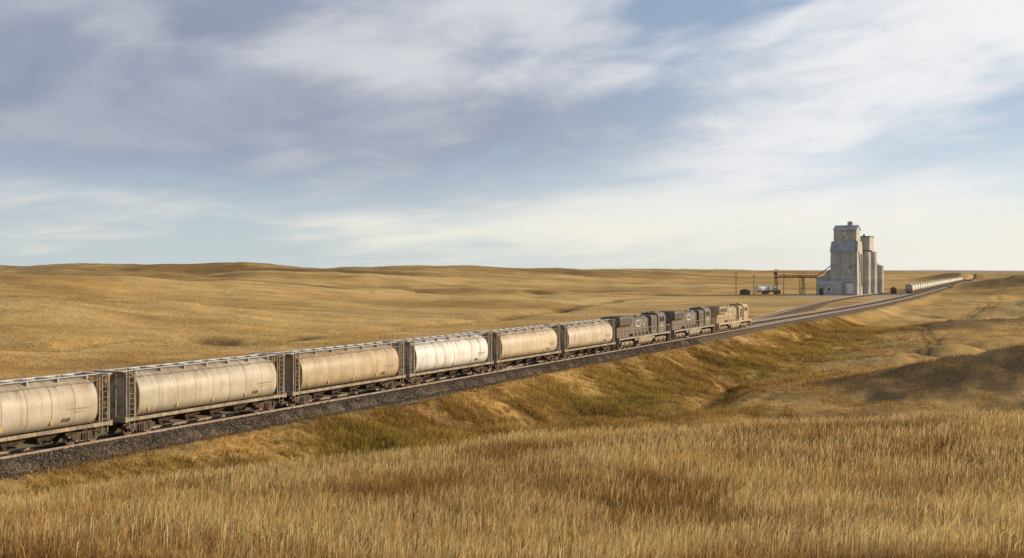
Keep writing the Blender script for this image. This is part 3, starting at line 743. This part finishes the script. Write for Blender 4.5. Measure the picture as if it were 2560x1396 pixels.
        for k in range(4): nb.box(6.2+k*.32,sy*1.528,2.75,.2,.012,.32)
        obj('cab_number',nb.mesh('cab_number',[M_white]),root)
    hn=MB(); [hn.cyl((-.2+.0*k,(-.2+.2*k),4.35),(.35,(-.2+.2*k),4.42),.04,.1,n=8) for k in range(3)]; hn.box(-.1,0,4.28,.1,.6,.12); obj('horn',hn.mesh('horn',[M_hand]),root)
    bf=MB()
    for sy in(-1,1):
        y=sy*1.1
        bf.prism([(-2.4,.62),(-2.4,.85),(-1.9,1.05),(1.9,1.05),(2.4,.85),(2.4,.62),(1.4,.72),(1.1,.5),(.7,.5),(.4,.72),(-.4,.72),(-.7,.5),(-1.1,.5),(-1.4,.72)],y-.09,y+.09,'y')
        for a in(-1.85,0,1.85): bf.cyl((a,y-.12,.53),(a,y+.16,.53),.18,n=12); bf.box(a,y,.72,.36,.24,.3)
        for a in(-.95,.95): bf.cyl((a,y+sy*.12,.5),(a,y+sy*.12,1.0),.12,n=8)
    bfm=bf.mesh('bogie',[M_fuel]); ws=[wheelset_mb(a,.53).mesh('wheelset',[M_wheel,M_under]) for a in(-1.85,0,1.85)]
    for x in(-7.1,7.1):
        b=obj('bogie',bfm,root); b.location=(x,0,0)
        for w in ws: obj('wheelset',w,b)
    return root
l1=build_loco(); locs=[l1,copy_thing(l1),copy_thing(l1)]
for o,s,c_,lab in zip(locs,(109.2,132.6,157.0),((.12,.098,.078),(.135,.11,.085),(.50,.36,.18)),('black diesel locomotive with white lettering behind the hopper cars','dusty black diesel locomotive coupled between two others','faded tan diesel locomotive leading the train on the main track')):
    place(o,s); tint(o,c_); o['label']=lab; o['category']='locomotive'; o['group']='locomotives hauling the train'
# ---------------------------------------------------------------- elevator
def mat_wall(name,col,rust,freq=14):
    m,t,b=new_mat(name); tc=t.new('ShaderNodeTexCoord').outputs['Object']
    n=t.noise(tc,.3,5,.65); n2=t.noise(t.mapping(tc,scale=(1,1,.15)),1.0,5,.7); 
    br=t.new('ShaderNodeTexBrick'); sp=t.new('ShaderNodeSeparateXYZ'); t.l.new(tc,sp.inputs[0]); cb=t.new('ShaderNodeCombineXYZ'); t.l.new(t.m('ADD',sp.outputs[0],sp.outputs[1]),cb.inputs[0]); t.l.new(sp.outputs[2],cb.inputs[1]); t.l.new(cb.outputs[0],br.inputs['Vector'])
    br.inputs['Scale'].default_value=1; br.inputs['Brick Width'].default_value=1.0; br.inputs['Row Height'].default_value=2.4; br.inputs['Mortar Size'].default_value=.04
    br.inputs['Color1'].default_value=(1,1,1,1); br.inputs['Color2'].default_value=(.82,.82,.82,1); br.inputs['Mortar'].default_value=(.6,.6,.6,1)
    c=t.mix(t.ss(n,.35,.65),[k*.76 for k in col],col); c=t.mix(t.m('MULTIPLY',t.ss(n2,.48,.72),.5),c,rust)
    c=t.mix(1.0,c,br.outputs['Color'],'MULTIPLY'); t.l.new(c,b.inputs['Base Color']); b.inputs['Roughness'].default_value=.7; b.inputs['Specular IOR Level'].default_value=.25
    bump(t,b,t.m('SINE',t.m('MULTIPLY',t.m('ADD',sp.outputs[0],sp.outputs[1]),freq)),.4,.04)
    return m
M_wall=mat_wall('weathered_siding',(.56,.53,.46),(.35,.30,.23))
M_silo=mat_wall('silo_steel',(.54,.49,.42),(.32,.26,.19))
M_eroof=simple('metal_roof',(.38,.38,.38),.6,.1,.3,.3,.4,(.28,.24,.19))
M_door=simple('door_paint',(.72,.71,.67),.6,0,.2,.5)
M_steel=simple('dark_steel',(.12,.10,.085),.7,.2,.3,1)
M_red=simple('red_oxide_steel',(.26,.085,.055),.7,0,.3,.6)
C0=np.array([158.3,510.0]); RZ=math.atan2(T[1],T[0])-math.pi/2; GZ=-.5
def lw(x,y): return C0[0]+x*(-N[0])+y*T[0], C0[1]+x*(-N[1])+y*T[1]
def site(o,x=0,y=0): 
    a,b=lw(x,y); o.location=(float(a),float(b),GZ); o.rotation_euler=(0,0,RZ); return o
E=site(empty('grain_elevator',label='tall weathered grey grain elevator with stepped roof and cupola',category='grain elevator'))
w=MB(); w.prism([(0,0),(14,0),(14,20.6),(12.2,24.8),(2.0,24.8),(0,20.6)],-12,0,'x'); w.b6(-12.15,.15,-.15,14.15,0,.7)
obj('wall',w.mesh('wall',[M_wall]),E)
q=MB()
q.add([(-12.3,-.35,20.3),(.3,-.35,20.3),(-.1,2.0,24.95),(-11.9,2.0,24.95),(-12.3,-.35,20.05),(.3,-.35,20.05),(-.1,2.0,24.7),(-11.9,2.0,24.7)],[(0,1,2,3),(4,7,6,5),(0,4,5,1),(1,5,6,2),(2,6,7,3),(3,7,4,0)])
q.add([(-12.3,14.35,20.3),(.3,14.35,20.3),(-.1,12.2,24.95),(-11.9,12.2,24.95),(-12.3,14.35,20.05),(.3,14.35,20.05),(-.1,12.2,24.7),(-11.9,12.2,24.7)],[(0,1,2,3),(4,7,6,5),(0,4,5,1),(1,5,6,2),(2,6,7,3),(3,7,4,0)])
q.b6(-11.9,-.1,2.02,12.18,24.82,24.96)
obj('roof',q.mesh('roof',[M_eroof]),E)
w=MB(); w.prism([(2,24.97),(12.2,24.97),(12.2,30.2),(7.1,32.2),(2,30.2)],-10.9,-.7,'x'); cu=obj('cupola',w.mesh('cupola',[M_wall]),E)
q=MB()
q.prism([(1.5,30.0),(7.1,32.25),(12.7,30.0),(12.7,30.25),(7.1,32.5),(1.5,30.25)],-11.2,-.4,'x'); obj('cupola_roof',q.mesh('cupola_roof',[M_eroof]),E)
w=MB(); w.b6(-5.4,-3.2,6,8.2,32,33.6); w.b6(-5.6,-3.0,5.8,8.4,33.6,33.8); w.b6(-5.0,-3.6,6.4,7.8,33.8,34.3); obj('roof_vent',w.mesh('roof_vent',[M_silo]),E)
def win(x,z,wd,hg,y,par=E):
    f=MB(); f.b6(x-wd/2-.12,x+wd/2+.12,y-.10,y-.0,z-hg/2-.12,z+hg/2+.12); o=obj('window',f.mesh('window',[M_door]),par)
    g=MB(); g.b6(x-wd/2,x+wd/2,y-.13,y-.09,z-hg/2,z+hg/2); obj('window_pane',g.mesh('window_pane',[M_glass]),o)
win(-5.4,27.9,1.1,1.8,2); win(-7.5,17,.8,1.1,0); win(-3.2,13,.8,1.0,0)
em=MB(); vs,fs=ribbon([(-6.6,28.6),(-6.0,28.9),(-5.2,27.0),(-4.6,27.0),(-5.0,26.0),(-5.8,25.7)],.6,0,1); em.add([(v[0],1.84,v[2]) for v in vs],fs); obj('painted_emblem',em.mesh('painted_emblem',[M_door]),E)
d=MB(); d.b6(-4.8,-1.6,-.12,0,0,5.6); dd_=obj('door',d.mesh('door',[M_door]),E); d=MB(); d.b6(-5.0,-1.3,-.2,-.13,5.6,5.9); obj('door_rail',d.mesh('door_rail',[M_steel]),dd_)
a=MB(); a.prism([(-18.8,0),(-12.02,0),(-12.02,11.5),(-13.0,11.5),(-15,8.6),(-18.8,7.6)],1.5,11,'y'); an=obj('annex',a.mesh('annex',[M_wall]),E)
a=MB(); a.prism([(-19.1,7.65),(-15,8.65),(-13.0,11.55),(-12.02,11.55),(-12.02,11.75),(-13.1,11.75),(-15.1,8.85),(-19.1,7.85)],1.2,11.3,'y'); obj('annex_roof',a.mesh('annex_roof',[M_eroof]),E)
a=MB(); a.prism([(-3.0,5.2),(0-.02,6.6),(-.02,0),(-3.0,0)],-17.5,-6.5,'x'); sh=obj('loading_shed',a.mesh('loading_shed',[M_wall]),E)
d=MB(); d.b6(-16.5,-14.6,-3.1,-3.01,.1,3.2); obj('door',d.mesh('door',[M_steel]),sh)
win(-12.0,2.8,1.2,1.0,-3.0); 
for pts,r in(([(.35,9,19),(.35,9,12),(1.0,6,4)],.24),([(.3,3,20),(.3,5,15),(.9,2,8),(.9,2,0)],.2),([(-12.3,5,14),(-19,5,8.8)],.2),([(-1,1.6,26),(-.4,-.5,20),(-.4,-.5,8)],.13)):
    obj('grain_spout',MB().tube(pts,r,8).mesh('grain_spout',[M_steel]),E)
for x in(-9.5,-7.2,-2.6): obj('wall_batten',MB().b6(x-.09,x+.09,-.09,0.0,6.7,20.0).mesh('wall_batten',[M_silo]),E)
for z in(7.2,13.5): obj('wall_batten',MB().b6(-12.0,0,-.13,-.092,z-.12,z+.12).mesh('wall_batten',[M_silo]),E)
def silo(x,y,r,h,lab):
    S=site(empty('grain_silo',label=lab,category='silo',group='silos beside the grain elevator'),x,y)
    b=MB(); b.cyl((0,0,0),(0,0,h),r,n=40)
    for k in range(int(h/1.6)): b.cyl((0,0,.8+k*1.6),(0,0,.9+k*1.6),r+.05,n=40)
    b.cyl((0,0,0),(0,0,.5),r+.3,n=32); obj('silo_wall',b.mesh('silo_wall',[M_silo]),S)
    t=MB(); t.cyl((0,0,h),(0,0,h+r*.3),r+.12,.6,n=32); t.cyl((0,0,h+r*.3),(0,0,h+r*.3+.5),.6,n=12); obj('silo_roof',t.mesh('silo_roof',[M_eroof]),S)
    l=MB(); l.box(r*.7+.2,-r*.7-.2,h/2,.08,.08,h); l.box(r*.7+.5,-r*.7+.1,h/2,.08,.08,h); [l.box(r*.7+.35,-r*.7-.05,k*.6,.45,.45,.05) for k in range(1,int(h/.6))]; obj('ladder',l.mesh('ladder',[M_steel]),S)
silo(-.6,18.2,3.6,20,'tall round grain silo attached behind the elevator'); silo(.9,26.2,3.7,20,'tall round steel grain silo with banded wall'); silo(2.6,39,3.2,13.5,'short round steel silo with conical roof'); silo(-8.0,18.2,3.6,20,'tall round grain silo attached behind the elevator')
Hh=site(empty('silo_headhouse',label='grey headhouse standing on top of the silos',category='building'),0,0)
b=MB(); b.b6(-3.6,2.9,16,28,20.9,27.2); b.b6(-4.6,-4.2,22.2,28,0.3,20.9); obj('wall',b.mesh('wall',[M_wall]),Hh)
b=MB(); b.b6(-3.9,3.2,15.7,28.3,27.2,27.6); b.cyl((-.5,21,27.6),(-.5,21,28.6),.5,n=10); obj('roof',b.mesh('roof',[M_steel]),Hh)
K_=site(empty('conveyor_bridge',label='red steel conveyor bridge on dark trestle legs by the elevator',category='conveyor'))
b=MB()
for z in(8.0,9.1):
    for y in(3.2,4.6): b.b6(-39,-18.8,y-.12,y+.12,z-.12,z+.12)
x=-39
while x<-19.5:
    for y in(3.2,4.6): b.tube([(x,y,8),(x+1,y,9.1),(x+2,y,8)],.07,4)
    x+=2
b.b6(-39,-18.8,3.3,4.5,8.1,8.5); obj('truss',b.mesh('truss',[M_red]),K_)
for xx0 in(-38.2,-25.5):
    b=MB()
    for y in(2.6,5.2):
        for dx in(-.7,.7): b.tube([(xx0+dx,y,0),(xx0+dx*.6,y,8)],.14,6)
        b.tube([(xx0-.7,y,0),(xx0+.6,y,4)],.07,4); b.tube([(xx0+.6,y,4),(xx0-.5,y,8)],.07,4)
    b.b6(xx0-.6,xx0+.6,2.6,5.2,7.7,7.86)
    obj('trestle_leg',b.mesh('trestle_leg',[M_steel]),K_)
b=MB(); b.b6(-39,-37.4,3,4.8,9.2,10.6); b.tube([(-38.2,3.9,10.6),(-38.2,3.9,12.4)],.12); b.b6(-39.2,-37,3.7,4.1,11.6,11.8); obj('drive_housing',b.mesh('drive_housing',[M_steel]),K_)
M_pole=simple('pole_wood',(.12,.09,.07),.9)
def pole(X_,Y_,h):
    o=empty('utility_pole',label='dark wooden utility pole with a crossarm near the elevator',category='utility pole',group='poles in the elevator yard')
    o.location=(X_,Y_,float(height(np.array([X_]),np.array([Y_]))[0])-.1)
    b=MB(); b.cyl((0,0,0),(0,0,h),.20,.13,n=8); obj('post',b.mesh('post',[M_pole]),o)
    b=MB(); b.box(0,0,h-.6,2.0,.12,.14); [b.cyl((q,0,h-.53),(q,0,h-.3),.05,n=6) for q in(-.9,-.4,.4,.9)]; obj('crossarm',b.mesh('crossarm',[M_pole]),o)
pole(107,531,10.5); pole(115.5,531,9.2); pole(131,536,10); pole(141,545,9.5)
def trailer(X_,Y_,rz,col,lab):
    o=empty('tank_trailer',label=lab,category='trailer',group='white tank trailers in the yard'); o.location=(X_,Y_,GZ+.02); o.rotation_euler=(0,0,rz)
    b=MB(); b.prism(ring(1.35,3.9,1.3,24,2.3),-3.2,3.2,'x',0,False); b.cyl((0,0,3.8),(0,0,4.1),.4,n=10); t=obj('tank',b.mesh('tank',[simple('trailer_paint',col,.4)]),o)
    b=MB(); b.b6(-3.6,3.6,-.5,.5,1.0,1.3); b.b6(3.2,3.3,-1.2,1.2,.6,1.3); b.b6(-3.4,-3.3,-.9,-.8,0,1.0); b.b6(-3.4,-3.3,.8,.9,0,1.0); b.b6(-3.4,-3.3,-.9,.9,1.0,1.1); obj('chassis',b.mesh('chassis',[M_steel]),o)
    for x in(1.2,2.4):
        for y in(-1,1): 
            b=MB(); b.cyl((x,y*.9,.5),(x,y*1.25,.5),.5,n=16); obj('wheel',b.mesh('wheel',[M_dk]),o)
trailer(119.5,531,.5,(.75,.74,.70),'white tank trailer parked on gravel under the conveyor'); trailer(125.5,533,.4,(.62,.55,.42),'cream tank trailer parked beside the white one')
def gable(x0,x1,y0,y1,z0,z1,over=.35,m=0):
    b=MB(); xc=(x0+x1)/2
    b.prism([(x0-over,z0-.1),(xc,z1),(x1+over,z0-.1),(x1+over,z0+.12),(xc,z1+.24),(x0-over,z0+.12)],y0-over,y1+over,'y',m); return b
def hut(X_,Y_,w_,h_,lab,col):
    o=empty('shed',label=lab,category='shed'); o.location=(X_,Y_,float(height(np.array([X_]),np.array([Y_]))[0])-.1); o.rotation_euler=(0,0,RZ)
    b=MB(); b.prism([(-w_/2,0),(w_/2,0),(w_/2,h_),(0,h_*1.35),(-w_/2,h_)],-w_*.4,w_*.4,'y'); obj('wall',b.mesh('wall',[simple('shed_paint',col,.8)]),o)
    b=gable(-w_/2,w_/2,-w_*.4,w_*.4,h_+.05,h_*1.4,.15); obj('roof',b.mesh('roof',[M_steel]),o)
    b=MB(); b.b6(-.4,.5,-w_*.4-.05,-w_*.4,0,h_*.85); obj('door',b.mesh('door',[M_dk]),o)
hut(110,525,4.2,1.8,'low dark shed on the gravel yard',(.16,.12,.10)); hut(187,545,2.6,2.4,'small brown shed beside the siding',(.16,.11,.08))
# ---------------------------------------------------------------- camera
cam=bpy.data.cameras.new('camera'); co=bpy.data.objects.new('camera',cam); COL.objects.link(co); scene.camera=co
co.location=(0,0,H); co.rotation_euler=(math.pi/2,0,0); cam.lens=F/2560*36; cam.sensor_width=36; cam.shift_y=-23/2560; cam.clip_end=40000; cam.clip_start=.1
# ---------------------------------------------------------------- sun
sd=bpy.data.lights.new('sun','SUN'); sd.energy=5.0; sd.angle=math.radians(.6); sd.color=(1,.83,.59)
so=bpy.data.objects.new('sun',sd); COL.objects.link(so)
dv=Vector((math.sin(SUN_AZ)*math.cos(SUN_EL),math.cos(SUN_AZ)*math.cos(SUN_EL),math.sin(SUN_EL)))
so.rotation_euler=dv.to_track_quat('Z','Y').to_euler(); so.location=(100,0,80)
# ---------------------------------------------------------------- world
W=bpy.data.worlds.new('World'); scene.world=W; W.use_nodes=True; t=NT(W.node_tree); t.n.clear()
out=t.new('ShaderNodeOutputWorld'); bg=t.new('ShaderNodeBackground'); t.l.new(bg.outputs[0],out.inputs[0]); bg.inputs[1].default_value=.1
sky=t.new('ShaderNodeTexSky'); sky.sky_type='NISHITA'; sky.sun_disc=False; sky.sun_elevation=SUN_EL; sky.sun_rotation=SUN_AZ; sky.dust_density=1.5; sky.altitude=600
dirn=t.new('ShaderNodeTexCoord').outputs['Generated']; sp=t.new('ShaderNodeSeparateXYZ'); t.l.new(dirn,sp.inputs[0]); dx,dy,dz=sp.outputs
az=t.m('ARCTAN2',dx,dy); el=t.m('ARCSINE',dz)
def G(a0,e0,sa,se,slope=0):
    A=t.m('DIVIDE',t.m('SUBTRACT',az,a0),sa)
    e_=t.m('SUBTRACT',t.m('SUBTRACT',el,e0),t.m('MULTIPLY',t.m('SUBTRACT',az,a0),slope)); B=t.m('DIVIDE',e_,se)
    return t.m('EXPONENT',t.m('MULTIPLY',t.m('ADD',t.m('MULTIPLY',A,A),t.m('MULTIPLY',B,B)),-1.0))
def Gp(px,py,wx,wy,slope=0): return G(math.atan((px-1280)/F),(675-py)/F,wx/F,wy/F,slope)
def add(*a):
    r=a[0]
    for k in a[1:]: r=t.m('ADD',r,k)
    return r
def mul(a,b): return t.m('MULTIPLY',a,b)
elp=t.m('LOGARITHM',t.m('ADD',t.m('MAXIMUM',el,0.0),.08),math.e)
ex=t.new('ShaderNodeCombineXYZ'); t.l.new(t.m('MULTIPLY',az,3.6),ex.inputs[0]); t.l.new(t.m('SUBTRACT',t.m('MULTIPLY',elp,1.5),t.m('MULTIPLY',az,.7)),ex.inputs[1]); pv=ex.outputs[0]
nA=t.noise(t.mapping(pv,loc=(3.3,1.7,0),scale=(.9,1.2,1)),1.9,7,.52,.35)
nB=t.noise(t.mapping(pv,loc=(7.2,4.3,0),scale=(.75,1.6,1)),4.6,7,.58,.5)
rb=t.ss(az,-.20,.40)
hi=t.mix(rb,(3.2,3.75,5.1),(3.4,4.5,6.2)); lowc=t.mix(rb,(5.9,6.7,7.0),(9.3,9.1,8.3))
midc=t.mix(rb,(3.9,4.8,6.1),(6.9,7.9,8.8))
g1=t.mix(t.ss(el,.04,.20),midc,hi); g1=t.mix(t.ss(el,.11,.0),g1,lowc)
c=t.mix(.88,sky.outputs[0],g1)
bank=add(mul(Gp(380,220,850,220),1.1),mul(Gp(1150,330,650,120),.45),mul(Gp(100,40,900,200),.4),mul(t.m('SUBTRACT',nA,.5),1.6),mul(t.m('SUBTRACT',nB,.5),.25))
fb=t.ss(bank,.0,1.0)
bankc=t.mix(t.ss(nA,.32,.68),(2.85,3.2,4.3),(4.4,4.65,5.4))
c=t.mix(mul(fb,.88),c,bankc)
wb=add(mul(Gp(2150,330,900,125,.36),.60),mul(Gp(2250,90,850,160,.1),.72),mul(Gp(900,165,400,60,-.05),.62),mul(Gp(1100,50,420,75),.52),mul(Gp(250,500,520,38,-.07),.5),mul(Gp(1500,550,700,50,.05),.5),mul(Gp(2250,560,800,85,.0),.5),mul(Gp(1680,40,190,38),-.5),mul(Gp(1600,280,260,40,.1),-.25),mul(Gp(500,300,500,90),-.45),mul(Gp(2200,440,400,34,.22),-.28))
wv=add(wb,mul(t.m('SUBTRACT',nA,.5),1.7),mul(t.m('SUBTRACT',nB,.5),.85))
fw=t.ss(wv,-.05,.92)
wc=t.mix(rb,(6.4,6.6,7.0),(9.3,9.2,9.2))
wc=t.mix(t.ss(el,.09,.02),wc,(9.1,8.8,7.7))
c=t.mix(mul(fw,.92),c,wc)
t.l.new(c,bg.inputs[0])
